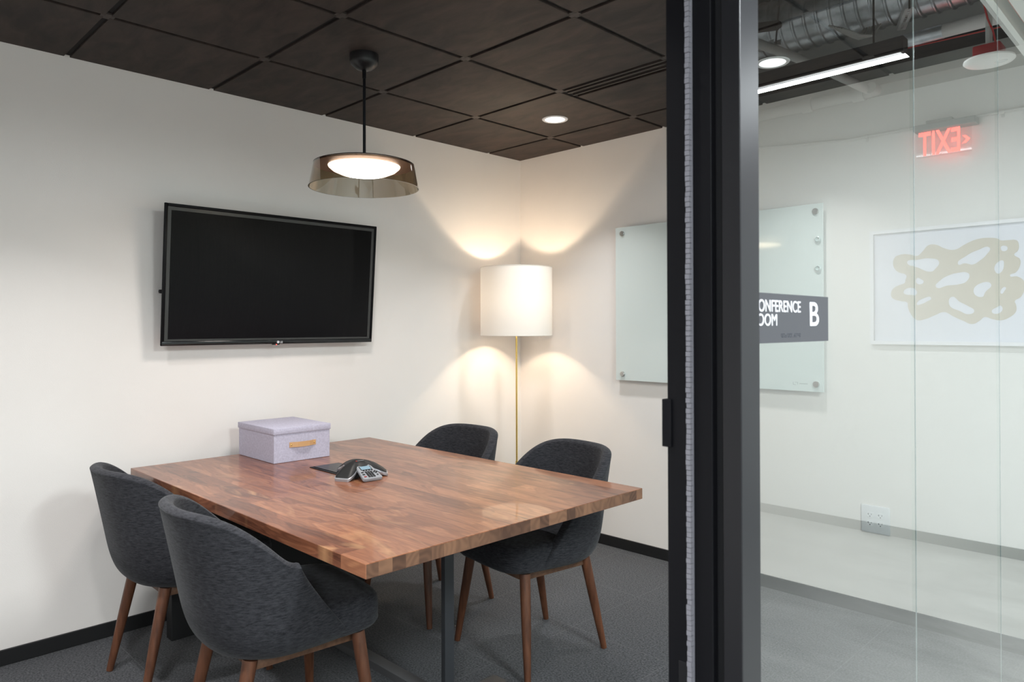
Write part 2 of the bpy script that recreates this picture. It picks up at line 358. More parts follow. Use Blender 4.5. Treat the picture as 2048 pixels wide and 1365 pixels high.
# meeting room ceiling: dropped tiles on a recessed grid
X0, Y0, T = .5547, -2.743, .6096
bm = bmesh.new(); xs = [X0+T*i for i in range(-1, 5)]; ys = [Y0+T*j for j in range(-4, 6)]
gp = .0105
for i in range(len(xs)-1):
    for j in range(len(ys)-1):
        xa, xb, ya, yb = xs[i]+gp, xs[i+1]-gp, ys[j]+gp, ys[j+1]-gp
        xa = max(xa, .001); ya = max(ya, YF+.001); xb = min(xb, 2.869); yb = min(yb, -.001)
        if xb-xa < .02 or yb-ya < .02: continue
        if i == 2 and j == 7:      # room for the linear diffuser beside this tile
            ya += .115
        box(bm, xa, xb, ya, yb, H, H+.012, bev=.0015, seg=1)
for x in xs: 
    if 0 < x < 2.87: box(bm, x-.0105, x+.0105, YF, 0, H+.0085, H+.02, mi=3)
for y in ys:
    if YF < y < 0: box(bm, 0, 2.87, y-.0105, y+.0105, H+.0090, H+.0195, mi=3)
for x in xs:                      # small flat crossings of the grid
    for y in ys:
        if 0 < x < 2.87 and YF < y < 0: box(bm, x-.024, x+.024, y-.0106, y+.0106, H+.0004, H+.0086, mi=1); box(bm, x-.0106, x+.0106, y-.024, y+.024, H+.0006, H+.0084, mi=1)
box(bm, -.0, 2.87, YF, 0, H+.022, H+.05, mi=2)
struct(new_obj('ceiling', bm, [tile_m, grid_m, plenum_m, slot_m]), 'dark brown black ceiling tiles in a recessed grid', 'ceiling')
struct(bbox_obj('ceiling', (2.85, 6.2, -7.2, YE, HC, HC+.1), deck_m), 'exposed hallway ceiling deck mirrored in the glass', 'ceiling')
# linear diffuser
v = thing('ceiling_vent', 'black linear slot diffuser set between ceiling tiles', 'vent', (1.47, -.855, H))
bm = bmesh.new(); box(bm, -.296, .296, -.049, -.040, -.001, .010); box(bm, -.296, .296, .030, .039, -.001, .010); new_obj('frame', bm, grid_m, v)
bbox_obj('slat', (-.296, .296, -.012, -.002, -.0005, .008), grid_m, v)
bbox_obj('slat', (-.296, .296, -.030, -.026, .004, .012), grid_m, v); bbox_obj('slat', (-.296, .296, .012, .016, .004, .012), grid_m, v)
# glass partition: three panes, clear joints
SE = [-2.58, -1.743, -.902, -.0]
for i in range(3):
    a, b_ = SE[i]+.0008, SE[i+1]-.0008
    o = bbox_obj('window_%d' % (i+1), (G-.010, G, a, b_, 0, 2.5), pane_m)
    struct(o, ['clear glass pane beside the black door jamb, carrying the room sign', 'middle clear glass pane of the partition', 'clear glass pane nearest the back wall'][i], 'glass pane')
    if i < 2: bbox_obj('joint_seal', (G-.0025, G-.0002, b_+.0001, b_+.0015, 0, 2.5), seal_m, o)
# door jamb
PY = -2.627
j = thing('trim_2', 'tall black metal door jamb at the edge of the glass partition', 'door jamb', (2.94, PY, 0)); j['kind'] = 'structure'
def jb(name, x0, x1, y0, y1, z0, z1, m, bev=.001): return bbox_obj(name, (x0-2.94, x1-2.94, y0-PY, y1-PY, z0, z1), m, j, bev=bev, seg=2)
jb('inner_stile', 2.879, 2.955, PY, PY+.052, 0, 2.5, black_metal, .0015)
jb('channel', 2.9545, 2.9715, PY+.012, PY+.052, 0, 2.5, black_gap)
jb('outer_stile', 2.971, 3.000, PY, PY+.056, 0, 2.5, frame_m, .0015)
# brush seal: a pile strip
bm = bmesh.new(); rnd = random.Random(3)
box(bm, 2.9165-2.94, 2.9245-2.94, -.003, 0, 0, 2.5)
for k in range(330):
    z = k*2.5/330; q = rnd.uniform(-.0004, .0004)
    box(bm, 2.917+q-2.94, 2.924+q*.6-2.94, -.009+rnd.uniform(-.0012, .0012), -.003, z, z+.0068)
new_obj('brush_seal', bm, mat('grey_pile', (.26, .255, .29), .9), j)
jb('strike_plate', 2.872, 2.888, PY-.004, PY+.02, 1.165, 1.237, black_metal, .001)
jb('finger_slot', 2.897, 2.913, PY-.0006, PY+.001, .70, .848, black_gap)
# matching jamb and head of the open doorway (out of frame on the left)
struct(bbox_obj('trim_3', (2.879, 3.0, YF-.02, YF+.035, 0, 2.45), frame_m), 'black metal jamb on the far side of the doorway', 'door jamb')
struct(bbox_obj('trim_4', (2.879, 3.0, YF, -2.58, 2.45, 2.5), frame_m), 'black metal head of the doorway', 'door head')
# room sign on the glass
sg = thing('room_sign', 'dark grey CONFERENCE ROOM B sign with braille, mounted on the glass pane', 'sign', (G, -2.40, 1.3595))
SX = G+.0055
bbox_obj('plate', (.0002, .0055, -.180, .141, -.0390, .0390), sign_m, sg)
def sign_txt(s, y, z, size, sx, bold, name='lettering', m=letter_m, sp_=1.0):
    return text_obj(name, s, m, size, .0004, frame3((.0059, y+2.40, z-1.3595), (0, 1, 0), (0, 0, 1)), sg, sx, bold, spacing=sp_)
def fit(o, y0, y1, z0, z1):
    """scale lettering so its outline fills the measured rectangle (world y, z)"""
    vs = [v.co for v in o.data.vertices]; a0, a1 = min(v.y for v in vs), max(v.y for v in vs); b0, b1 = min(v.z for v in vs), max(v.z for v in vs)
    for v in vs:
        v.y = (y0+(v.y-a0)/(a1-a0)*(y1-y0))+2.40; v.z = (z0+(v.z-b0)/(b1-b0)*(z1-z0))-1.3595
    # heavy strokes: the outline is repeated a hair to each side
    bm = bmesh.new(); bm.from_mesh(o.data); g0 = bm.faces[:]; hh = (z1-z0)*.02
    for k, (dy, dz) in enumerate(((-hh, 0), (hh, 0), (0, hh*.7), (0, -hh*.7))):
        r = bmesh.ops.duplicate(bm, geom=[e for f_ in g0 for e in (f_,)]+list(set(v for f_ in g0 for v in f_.verts))+list(set(e for f_ in g0 for e in f_.edges)))
        for e in r['geom']:
            if isinstance(e, bmesh.types.BMVert): e.co += Vector((.00003*(k+1), dy, dz))
    bm.to_mesh(o.data); bm.free()
fit(sign_txt('CONFERENCE', -2.53, 1.37, .025, .8, 0), -2.5450, -2.3760, 1.3695, 1.3880)
fit(sign_txt('ROOM', -2.53, 1.35, .025, .8, 0), -2.5460, -2.4640, 1.3477, 1.3660)
fit(sign_txt('B', -2.32, 1.35, .05, .8, 0), -2.3380, -2.3020, 1.3477, 1.3875)
bm = bmesh.new(); rnd = random.Random(5)
for k in range(17):
    if k == 10: continue
    for c in range(2):
        for r_ in range(3):
            if rnd.random() < .55:
                y = -2.452+k*.0046+c*.0020+2.40; z = 1.3345-r_*.0024-1.3595
                bmesh.ops.create_uvsphere(bm, u_segments=6, v_segments=4, radius=.0009, matrix=Matrix.Translation((.0056, y, z)))
new_obj('braille', bm, braille_m, sg)

# ================================================================ TELEVISION
YM, TW = -1.833, 1.121
tv = thing('television', 'large flat black television tilted down on the white wall', 'television', (.080, YM, 1.266))
tilt = math.atan2(.054, .640); TH = .643
R_ = Matrix.Rotation(tilt, 4, 'Y')      # local: x = out of the wall, y along, z up
def tvpart(name, bm, m): 
    bm.transform(R_); return smooth_angle(new_obj(name, bm, m, tv), 35)
hw = TW/2
bm = bmesh.new(); box(bm, -.045, -.004, -hw+.02, hw-.02, .02, TH-.02, bev=.01); tvpart('rear_housing', bm, black_metal)
bm = bmesh.new()
bz = .0145
for e in ((-hw, -hw+bz, 0, TH), (hw-bz, hw, 0, TH), (-hw+bz, hw-bz, TH-bz, TH)):
    box(bm, -.012, .0, *e, bev=.003)
tvpart('bezel', bm, mat('bezel_black', (.005, .005, .006), .4, spec=.12))
bm = bmesh.new(); box(bm, -.012, .0008, -hw+.002, hw-.002, 0, .021, bev=.004, seg=3); tvpart('lower_bezel', bm, gloss_black)
bm = bmesh.new(); box(bm, -.010, -.004, -hw+bz-.002, hw-bz+.002, .018, TH-bz+.002); tvpart('screen', bm, screen_m)
lo = tv
MT = R_ @ frame3((.0009, .012, .0045), (0, 1, 0), (0, 0, 1))
text_obj('logo_lettering', 'LG', mat('logo_white', (.75, .75, .78), .4), .0135, .0003, MT, tv, .85, .0002)
bm = bmesh.new()
bmesh.ops.create_cone(bm, cap_ends=True, segments=24, radius1=.0068, radius2=.0068, depth=.0006, matrix=R_ @ Matrix.Translation((.0011, .0015, .0098)) @ Matrix.Rotation(PI/2, 4, 'Y'))
new_obj('logo_disc', bm, mat('logo_grey', (.6, .6, .64), .4), tv)
bm = bmesh.new(); box(bm, -.010, -.001, -.028, .012, -.005, .001, bev=.002); tvpart('sensor_pod', bm, gloss_black)
bm = bmesh.new(); bmesh.ops.create_uvsphere(bm, u_segments=8, v_segments=6, radius=.0022, matrix=R_ @ Matrix.Translation((-.0006, -.006, -.0035))); new_obj('standby_light', bm, glow_red, tv)
bm = bmesh.new(); box(bm, -.075, -.045, -.22, .22, .2, .5, bev=.005)
for s in (-1, 1): box(bm, -.050, -.040, s*.16-.02, s*.16+.02, .12, .56)
tvpart('wall_bracket', bm, black_metal)
bm = bmesh.new(); lathe(bm, [(0, -.01), (.022, -.008), (.024, 0), (.022, .008), (0, .01)], seg=20)
bm.transform(Matrix.Translation((-.030, -hw+.018, .245))); tvpart('side_jack_cover', bm, black_metal)

# ================================================================ PENDANT LAMP
px, py = .9, -1.859
p = thing('pendant_lamp', 'round smoked glass pendant lamp on a black rod over the table', 'pendant lamp', (px, py, 0))
lathe_obj('canopy', [(0, H), (.060, H), (.060, H-.030), (.056, H-.040), (.036, H-.058), (.012, H-.066), (0, H-.067)], mat('canopy_black', (.012, .011, .012), .35), p)
tube_obj('rod', [(0, 0, H-.06), (0, 0, 2.055)], .0062, black_metal, p)
tube_obj('rod_joint', [(0, 0, H-.10), (0, 0, H-.066)], .0085, black_metal, p)
lathe_obj('top_cap', [(0, 2.074), (.010, 2.074), (.016, 2.066), (.05, 2.056), (.12, 2.047), (.19, 2.040), (.209, 2.034), (.209, 2.031), (.19, 2.036), (.165, 2.037), (0, 2.037)], mat('bronze_cap', (.05, .03, .026), .4, .6), p, seg=72)
lathe_obj('reflector', [(.150, 2.032), (.205, 2.029), (.205, 2.026), (.150, 2.026)], mat('rose_metal', (.55, .38, .34), .35, .7), p, seg=72, close=True)
lathe_obj('led_diffuser', [(.150, 2.030), (.148, 2.022), (.132, 2.008), (.10, 1.994), (.06, 1.986), (0, 1.983)], glow_warm, p, seg=72)
lathe_obj('glass_shade', [(.2085, 2.033), (.213, 2.018), (.2295, 1.934), (.2260, 1.934), (.2095, 2.018), (.2050, 2.031)], smoke_m, p, seg=96, close=True, ang=60)

# ================================================================ DOWNLIGHTS
dl_lab = ['white recessed downlight in the dark ceiling, in front of the back wall corner', 'white recessed downlight seen through the glass near the hallway light', 'unseen white downlight added above the left chairs to brighten the left wall', 'unseen white downlight added just inside the doorway for more light']
dl0 = None
for i, (x, y) in enumerate(DOWN):
    if dl0 is None:
        dl0 = thing('downlight', dl_lab[0], 'ceiling light', (x, y, H), 0, 'recessed downlights in the meeting room ceiling')
        lathe_obj('trim_ring', [(.055, .004), (.056, -.003), (.068, -.004), (.072, -.001), (.072, .004)], white_plastic, dl0, close=True)
        lathe_obj('diffuser', [(0, -.0015), (.0565, -.0015)], glow_down, dl0)
    else: dup(dl0, (x, y, H), 0, dl_lab[i])

# ================================================================ FLOOR LAMP
LX, LY = .300, -.345
f = thing('floor_lamp', 'brass floor lamp with a lit white drum shade in the corner', 'floor lamp', (LX, LY, 0))
lathe_obj('base', [(0, 0), (.14, 0), (.14, .012), (.13, .018), (.02, .022), (0, .022)], brass, f)
lathe_obj('lower_stem', [(.011, .02), (.011, .44), (.0125, .452), (.0125, .470), (.0105, .476), (.0085, .506), (0, .506)], brass, f, seg=24)
tube_obj('pole', [(0, 0, .50), (0, 0, 1.46)], .0058, brass, f)
bm = bmesh.new(); bmesh.ops.create_uvsphere(bm, u_segments=16, v_segments=10, radius=.028, matrix=Matrix.Translation((0, 0, 1.53))); new_obj('bulb', bm, glow_bulb, f, True)
# the lamp's own light point sits at the bulb; keep the bulb shell from blocking it
bulb = f.children[-1]
tube_obj('socket', [(0, 0, 1.45), (0, 0, 1.50)], .016, brass, f)
sh = lathe_obj('lamp_shade', [(.2250, 1.293), (.2250, 1.721)], shade_m, f, seg=96, ang=80)
wire_m = mat('shade_wire', (.75, .72, .66), .5)
for z in (1.2945, 1.7195):
    bm = bmesh.new(); tube(bm, [(.2245*math.cos(2*PI*k/96), .2245*math.sin(2*PI*k/96), z) for k in range(97)], .0022, 6)
    new_obj('shade_ring', bm, wire_m, f, True)
for a_ in (0, PI/2): tube_obj('shade_spoke', [(-.224*math.cos(a_), -.224*math.sin(a_), 1.70), (0, 0, 1.695), (.224*math.cos(a_), .224*math.sin(a_), 1.70)], .0015, wire_m, f, 6)
# ================================================================ TABLE
tx0, tx1, ty0, ty1, tz = .100, 1.912, -2.525, -1.303, .74
t = thing('conference_table', 'walnut plank conference table with black steel leg', 'table', ((tx0+tx1)/2, (ty0+ty1)/2, 0))
cx, cy = (tx0+tx1)/2, (ty0+ty1)/2
top = bbox_obj('tabletop', (tx0-cx, tx1-cx, ty0-cy, ty1-cy, tz-.040, tz), walnut_m, t, bev=.0015, seg=1)
top.data.materials.append(end_m)
for p_ in top.data.polygons:
    if abs(p_.normal.x) > .9: p_.material_index = 1
bbox_obj('leg', (1.497-cx, 1.518-cx, -.024, .018, .012, tz-.041), steel_m, t, bev=.001)
bbox_obj('foot', (1.47-cx, 1.545-cx, -.26, .26, 0, .012), steel_m, t, bev=.001)
bbox_obj('stretcher', (.25-cx, 1.497-cx, -.030, .022, 0, .028), mat('stretcher_steel', (.10, .10, .105), .4), t, bev=.001)
bbox_obj('leg_panel', (.195-cx, .255-cx, -2.41-cy, -1.42-cy, 0, tz-.041), mat('panel_black', (.012, .012, .013), .6), t, bev=.002)
bbox_obj('top_plate', (1.38-cx, 1.63-cx, -.20, .20, tz-.048, tz-.0405), steel_m, t)
g = thing('cable_grommet', 'black rectangular cable plate set on the tabletop behind the phone', 'cable plate', (.77, -1.905, tz))
bbox_obj('flange', (-.120, .120, -.072, .072, 0, .003), black_metal, g, bev=.001)
bbox_obj('flap', (-.108, .108, -.058, .060, .003, .0055), mat('flap_black', (.022, .022, .026), .35), g, bev=.001)

# ================================================================ STORAGE BOX
bx = thing('storage_box', 'lilac grey fabric storage box with a lid on the table', 'box', (.2885, -1.908, tz))
bbox_obj('body', (-.1775, .1775, -.140, .140, .0005, .135), box_m, bx, bev=.002)
bm = bmesh.new(); box(bm, -.1815, .1815, -.144, .144, .129, .1565, bev=.0025)
smooth_angle(new_obj('lid', bm, box_m, bx), 35)
h = None
bm = bmesh.new()
pts = [(-.066, .0), (-.052, .001), (-.044, .0045), (-.03, .010), (0, .013), (.03, .010), (.044, .0045), (.052, .001), (.066, .0)]
th = .0022
def strap(y, d): return .1777+d
vt = []
for (y, d) in pts:
    vt.append([bm.verts.new((.1777+d+a, y, z)) for a, z in ((0, .0655), (th, .0655), (th, .0885), (0, .0885))])
for a, b_ in zip(vt, vt[1:]):
    for k in range(4): bm.faces.new((a[k], a[(k+1) % 4], b_[(k+1) % 4], b_[k]))
bm.faces.new(vt[0]); bm.faces.new(vt[-1][::-1]); bmesh.ops.recalc_face_normals(bm, faces=bm.faces)
h = new_obj('handle', bm, leather_m, bx)
for y in (-.057, .057):
    bm = bmesh.new(); bmesh.ops.create_uvsphere(bm, u_segments=12, v_segments=8, radius=.0035, matrix=Matrix.Translation((.1802, y, .077))); new_obj('rivet', bm, brass, h, True)

# ================================================================ CONFERENCE PHONE
ph = thing('conference_phone', 'black and silver three-legged conference phone on the table', 'phone', (.945, -1.925, tz), 0)
PR, PH = .128, .066
phone_black = mat('phone_black', (.008, .008, .009), .5); phone_silver = mat('phone_silver', (.36, .37, .40), .38, .3); phone_edge = mat('phone_edge', (.42, .42, .45), .35, .5)
arms = [math.radians(a) for a in (-64, 56, 176)]
def lobes(th_):
    d_ = min(abs((th_-a+PI) % (2*PI)-PI) for a in arms); t_ = max(0, min(1, (math.degrees(d_)-12)/26)); t_ = t_*t_*(3-2*t_)
    return t_
def shell_pt(th_, rho, grow=0, lift=0):
    t_ = lobes(th_); R = (PR-.006)+(.062-PR)*t_+grow; ze = .009+.036*t_
    # straight ends on the legs
    d_ = min(abs((th_-a+PI) % (2*PI)-PI) for a in arms)
    if t_ < .5: R = min(R/math.cos(min(d_, .5)), R*1.03)
    z = ze+(PH-ze)*(1-rho**2.1)**1.05
    return (math.cos(th_)*R*rho, math.sin(th_)*R*rho, z+lift)
NT = 144
def dome(bm, rhos, grow, lift, drop):
    top = [[bm.verts.new(shell_pt(2*PI*k/NT, r_, grow, lift)) for k in range(NT)] for r_ in rhos]
    ctr = bm.verts.new((0, 0, PH+lift))
    for k in range(NT): bm.faces.new((ctr, top[0][k], top[0][(k+1) % NT]))
    for A, B in zip(top, top[1:]):
        for k in range(NT): bm.faces.new((A[k], B[k], B[(k+1) % NT], A[(k+1) % NT]))
    low = [bm.verts.new((v.co.x*.995, v.co.y*.995, max(0, v.co.z-drop))) for v in top[-1]]; inn = [bm.verts.new((v.co.x*.9, v.co.y*.9, max(0, v.co.z-drop))) for v in top[-1]]
    for A, B in ((top[-1], low), (low, inn)):
        for k in range(NT): bm.faces.new((A[k], B[k], B[(k+1) % NT], A[(k+1) % NT]))
    bmesh.ops.recalc_face_normals(bm, faces=bm.faces)
RH = [.12, .25, .4, .55, .68, .8, .9, .96, 1.0]
bm = bmesh.new(); dome(bm, RH, 0, 0, .009); smooth_angle(new_obj('body_shell', bm, phone_edge, ph), 50)
bm = bmesh.new(); dome(bm, [r_*.962 for r_ in RH], 0, .0014, .0016); smooth_angle(new_obj('speaker_grille', bm, phone_black, ph), 50)
bm = bmesh.new()
for a in arms:
    d = Vector((math.cos(a), math.sin(a), 0)); s = Vector((-d.y, d.x, 0))
    P = [(.0, .03, .046), (.06, .026, .030), (.095, .023, .009), (.112, .022, .002)]
    top = []; bot = []
    for r, w_, z in P:
        top.append([bm.verts.new(d*r+s*w_*q+Vector((0, 0, z))) for q in (-1, 1)]); bot.append([bm.verts.new(d*r+s*w_*.9*q+Vector((0, 0, .001))) for q in (-1, 1)])
    for i in range(3):
        bm.faces.new((top[i][0], top[i][1], top[i+1][1], top[i+1][0])); bm.faces.new((bot[i][0], bot[i+1][0], bot[i+1][1], bot[i][1]))
        for q in (0, 1): bm.faces.new((top[i][q], top[i+1][q], bot[i+1][q], bot[i][q]))
    bm.faces.new((top[3][0], top[3][1], bot[3][1], bot[3][0]))
bmesh.ops.recalc_face_normals(bm, faces=bm.faces); new_obj('underbody', bm, mat('phone_grey', (.07, .072, .078), .5), ph)
# keypad console between the two front arms
ka = math.radians(-6)
KM = Matrix.Rotation(ka, 4, 'Z') @ Matrix.Translation((.086, 0, .0335)) @ Matrix.Rotation(math.radians(22), 4, 'Y') @ Matrix.Scale(1.05, 4)
kp = [(-.040, -.030), (-.034, .030), (.0, .0375), (.050, .040), (.056, .034), (.056, -.034), (.050, -.040), (.0, -.0375)]
kp = [(-.042, -.026), (-.042, .026), (-.030, .032), (.048, .041), (.055, .035), (.055, -.035), (.048, -.041), (-.030, -.032)]
bm = bmesh.new(); prism(bm, kp, -.012, 0); bmesh.ops.bevel(bm, geom=[e for e in bm.edges], offset=.002, segments=2, affect='EDGES'); bm.transform(KM)
con = smooth_angle(new_obj('console', bm, phone_silver, ph), 35)
def kbox(name, x0, x1, y0, y1, z0, z1, m, bev=0):
    bm = bmesh.new(); box(bm, x0, x1, y0, y1, z0, z1, bev=bev); bm.transform(KM); return new_obj(name, bm, m, con)
kbox('display_frame', -.032, -.006, -.023, .023, 0, .0012, phone_black)
kbox('display', -.030, -.008, -.020, .020, .0012, .0018, glow_lcd)
for k in range(4): kbox('soft_key', -.003, .0005, -.019+k*.0115, -.012+k*.0115, 0, .002, phone_black)
for r_ in range(4):
    for c in range(3): kbox('key', .006+r_*.0105, .0135+r_*.0105, -.0155+c*.0105, -.0070+c*.0105, 0, .0022, phone_black, .0008)
for k, (x, y) in enumerate([(.008, .026), (.020, .026), (.014, .0205), (.014, .0315), (.034, .026)]): kbox('key', x-.003, x+.003, y-.003, y+.003, 0, .0022, phone_black, .0008)
for k, (x, y) in enumerate([(.010, -.026), (.024, -.027)]): kbox('key', x-.003, x+.003, y-.005, y+.005, 0, .0022, phone_black, .0008)
kbox('mute_key', .036, .042, -.032, -.022, 0, .0022, mat('key_red', (.30, .03, .03), .5), .0008)
bm = bmesh.new(); 
for k in range(7): box(bm, -.0045, -.002, -.014+k*.0042, -.0112+k*.0042, 0, .0004)
bm.transform(Matrix.Rotation(ka, 4, 'Z') @ Matrix.Translation((.030, 0, PH-.0015)) @ Matrix.Rotation(math.radians(17), 4, 'Y')); new_obj('badge', bm, mat('badge_silver', (.4, .4, .42), .4), ph)
bm = bmesh.new(); box(bm, -.0055, -.001, -.021, -.0155, 0, .0004); bm.transform(Matrix.Rotation(ka, 4, 'Z') @ Matrix.Translation((.030, 0, PH-.0015)) @ Matrix.Rotation(math.radians(17), 4, 'Y')); new_obj('badge_dot', bm, mat('badge_red', (.5, .06, .05), .4), ph)

# ================================================================ CHAIRS
def shell_mesh():
    bm = bmesh.new(); NU = 44
    vrows = [0, .05, .12, .25, .42, .6, .78, .9, .965, 1.0]
    def path(u, v, off):
        """u -1..1 along the U, v 0..1 up"""
        a = .196+.062*min(1, v/.17)**.55+.024*v if v > 0 else .196
        b_ = .158+.054*min(1, v/.17)**.55+.086*v**1.1 if v > 0 else .158
        yc = -.045
        yfr = .165-.215*v**.9
        a -= off; b_ -= off
        n_ = 2.35
        au = abs(u); s = 1 if u >= 0 else -1
        ub = .62
        if au <= ub:
            th_ = au/ub*PI/2
            x = a*math.sin(th_)**(2/n_) if th_ > 0 else 0; y = yc-b_*max(0, math.cos(th_))**(2/n_)
        else:
            q = (au-ub)/(1-ub); x = a-.020*q*q; y = yc+(yfr-off*.0-yc)*q
        return s*x, y
    def ztop(u):
        t_ = max(0, min(1, (-.072-path(u, 1, 0)[1])/.268)); return .674+.162*math.sin(t_*PI/2)-.012*max(0, (abs(u)-.90)/.10)**2
    def zz(u, v):
        z0 = .388
        return z0+(ztop(u)-z0)*v if v > 0 else .388
    O, I = [], []
    for v in vrows:
        ro, ri = [], []
        for k in range(NU+1):
            u = -1+2*k/NU
            x, y = path(u, v, 0); ro.append(bm.verts.new((x, y, zz(u, v)-(.0 if v < 1 else .012))))
            thk = .040 if v > .2 else .05
            vi = max(v, .08)
            x, y = path(u, vi, thk); ri.append(bm.verts.new((x, y, zz(u, vi)-(.0 if v < 1 else .010))))
        O.append(ro); I.append(ri)
    for g_, flip in ((O, False), (I, True)):
        for a, b_ in zip(g_, g_[1:]):
            for k in range(NU):
                q = (a[k], a[k+1], b_[k+1], b_[k]); bm.faces.new(q if not flip else q[::-1])
    # rounded rim between the two skins
    rim = []
    for k in range(NU+1):
        u = -1+2*k/NU; x, y = path(u, 1, .020); rim.append(bm.verts.new((x, y, ztop(u)+.004)))
    for k in range(NU):
        bm.faces.new((O[-1][k], O[-1][k+1], rim[k+1], rim[k])); bm.faces.new((rim[k], rim[k+1], I[-1][k+1], I[-1][k]))
    for k in (0, NU):   # front ends of the arms
        for i in range(len(vrows)-1):
            q = (O[i][k], O[i+1][k], I[i+1][k], I[i][k]); bm.faces.new(q)
        bm.faces.new((O[-1][k], rim[k], I[-1][k]))
    for k in range(NU): bm.faces.new((O[0][k+1], O[0][k], I[0][k], I[0][k+1]))
    bmesh.ops.remove_doubles(bm, verts=bm.verts, dist=1e-5)
    bmesh.ops.recalc_face_normals(bm, faces=bm.faces); return bm
def seat_mesh():
    bm = bmesh.new(); N = 48; rows = []
    def ring(s, z, yf=0):
        r_ = []
        for k in range(N):
            a = 2*PI*k/N; n_ = 4.6
            c, q = math.cos(a), math.sin(a)
            x = .232*s*abs(c)**(2/n_)*(1 if c >= 0 else -1); y = .030+.245*s*abs(q)**(2/n_)*(1 if q >= 0 else -1)
            if y < 0: x *= 1-.30*min(1, (-y)/.215)**2
            r_.append(bm.verts.new((x, y, z)))
        return r_
    for s, z in ((.78, .398), (.90, .400), (.965, .406), (1.0, .420), (1.0, .470), (.985, .490), (.94, .502), (.84, .508), (.6, .511), (.3, .512)): rows.append(ring(s, z))
    for a, b_ in zip(rows, rows[1:]):
        for k in range(N): bm.faces.new((a[k], a[(k+1) % N], b_[(k+1) % N], b_[k]))
    bm.faces.new(rows[0][::-1]); bm.faces.new(rows[-1]); bmesh.ops.recalc_face_normals(bm, faces=bm.faces); return bm
def make_chair(label, loc, rz):
    c = thing('dining_chair', label, 'chair', loc, rz, 'charcoal upholstered chairs around the walnut table')
    o = new_obj('backrest', shell_mesh(), fabric_m, c, True); md = o.modifiers.new('sub', 'SUBSURF'); md.levels = 1; md.render_levels = 2
    new_obj('seat', seat_mesh(), fabric_m, c, True)
    for (x0, y0, x1, y1) in ((-.165, -.150, -.190, -.235), (.165, -.150, .190, -.235), (-.185, .180, -.245, .215), (.185, .180, .245, .215)):
        tube_obj('leg', [(x0, y0, .395), (x0+(x1-x0)*.5, y0+(y1-y0)*.5, .20), (x1, y1, .0015)], [.0215, .0185, .0125], leg_m, c, 20)
    bm = bmesh.new()
    for x in (-.16, .16): box(bm, x-.012, x+.012, -.14, .17, .362, .396, bev=.003)
    for y in (-.14, .17): box(bm, -.15, .15, y-.012, y+.012, .362, .396, bev=.003)
    box(bm, -.03, .03, -.14, .17, .372, .396)
    smooth_angle(new_obj('seat_frame', bm, apron_m, c), 35)
    return c
ch = make_chair('charcoal fabric chair nearest the viewer at the near corner of the table', (1.335, -2.470, 0), math.radians(-5))
dup(ch, (.545, -2.445, 0), math.radians(0), 'charcoal fabric chair tucked in beside the television wall, near side of table')
dup(ch, (1.390, -1.360, 0), PI-math.radians(8), 'charcoal fabric chair on the far side, under the right corner of the table')
dup(ch, (.690, -1.345, 0), PI+math.radians(2), 'charcoal fabric chair on the far side, directly left of the floor lamp pole')

# ================================================================ GLASS BOARD
wb = thing('glass_board', 'pale green glass writing board on steel standoffs on the back wall', 'glass board', (1.462, 0, 1.4855))
bbox_obj('glass_panel', (-.621, .621, -.036, -.030, -.4595, .4595), board_m, wb, bev=.001)
for x in (-.570, .586):
    for z in (-.4215, .4215):
        bm = bmesh.new(); lathe(bm, [(0, .0005), (.009, .0005), (.009, .030), (.0145, .0302), (.0150, .0362), (.0150, .0445), (.0135, .0462), (0, .0465)], seg=28)
        bm.transform(Matrix.Translation((x, 0, z)) @ Matrix.Rotation(PI/2, 4, 'X')); smooth_angle(new_obj('standoff', bm, chrome, wb), 35)
lg = bmesh.new()
for e in ((.470, .472, .0145, .0035), (.492, .494, .0145, .0035)): box(lg, e[0], e[1], -.0364, -.0358, -.4215-.006, -.4215+.006)
box(lg, .470, .484, -.0364, -.0358, -.4295, -.4275); box(lg, .480, .494, -.0364, -.0358, -.4175, -.4155)
for k in range(7): box(lg, .502+k*.006, .506+k*.006, -.0364, -.0358, -.4245, -.4200)
new_obj('maker_mark', lg, mat('mark_grey', (.40, .46, .46), .5), wb)
for x, z, lab in ((2.059, 1.770, 'small clear round magnet on the glass board, upper of the two'), (2.060, 1.629, 'small clear round magnet on the glass board, lower of the two')):
    bm = bmesh.new(); lathe(bm, [(0, 0), (.011, 0), (.014, .003), (.014, .010), (.010, .012), (.009, .006), (0, .006)], seg=28)
    bm.transform(Matrix.Rotation(PI/2, 4, 'X')); o = smooth_angle(new_obj('magnet', bm, mat('clear_plastic', (.60, .68, .67), .15, spec=.8), None), 35)
    o.location = (x, -.0362, z); tag(o, lab, 'magnet', 'clear magnets on the glass board')

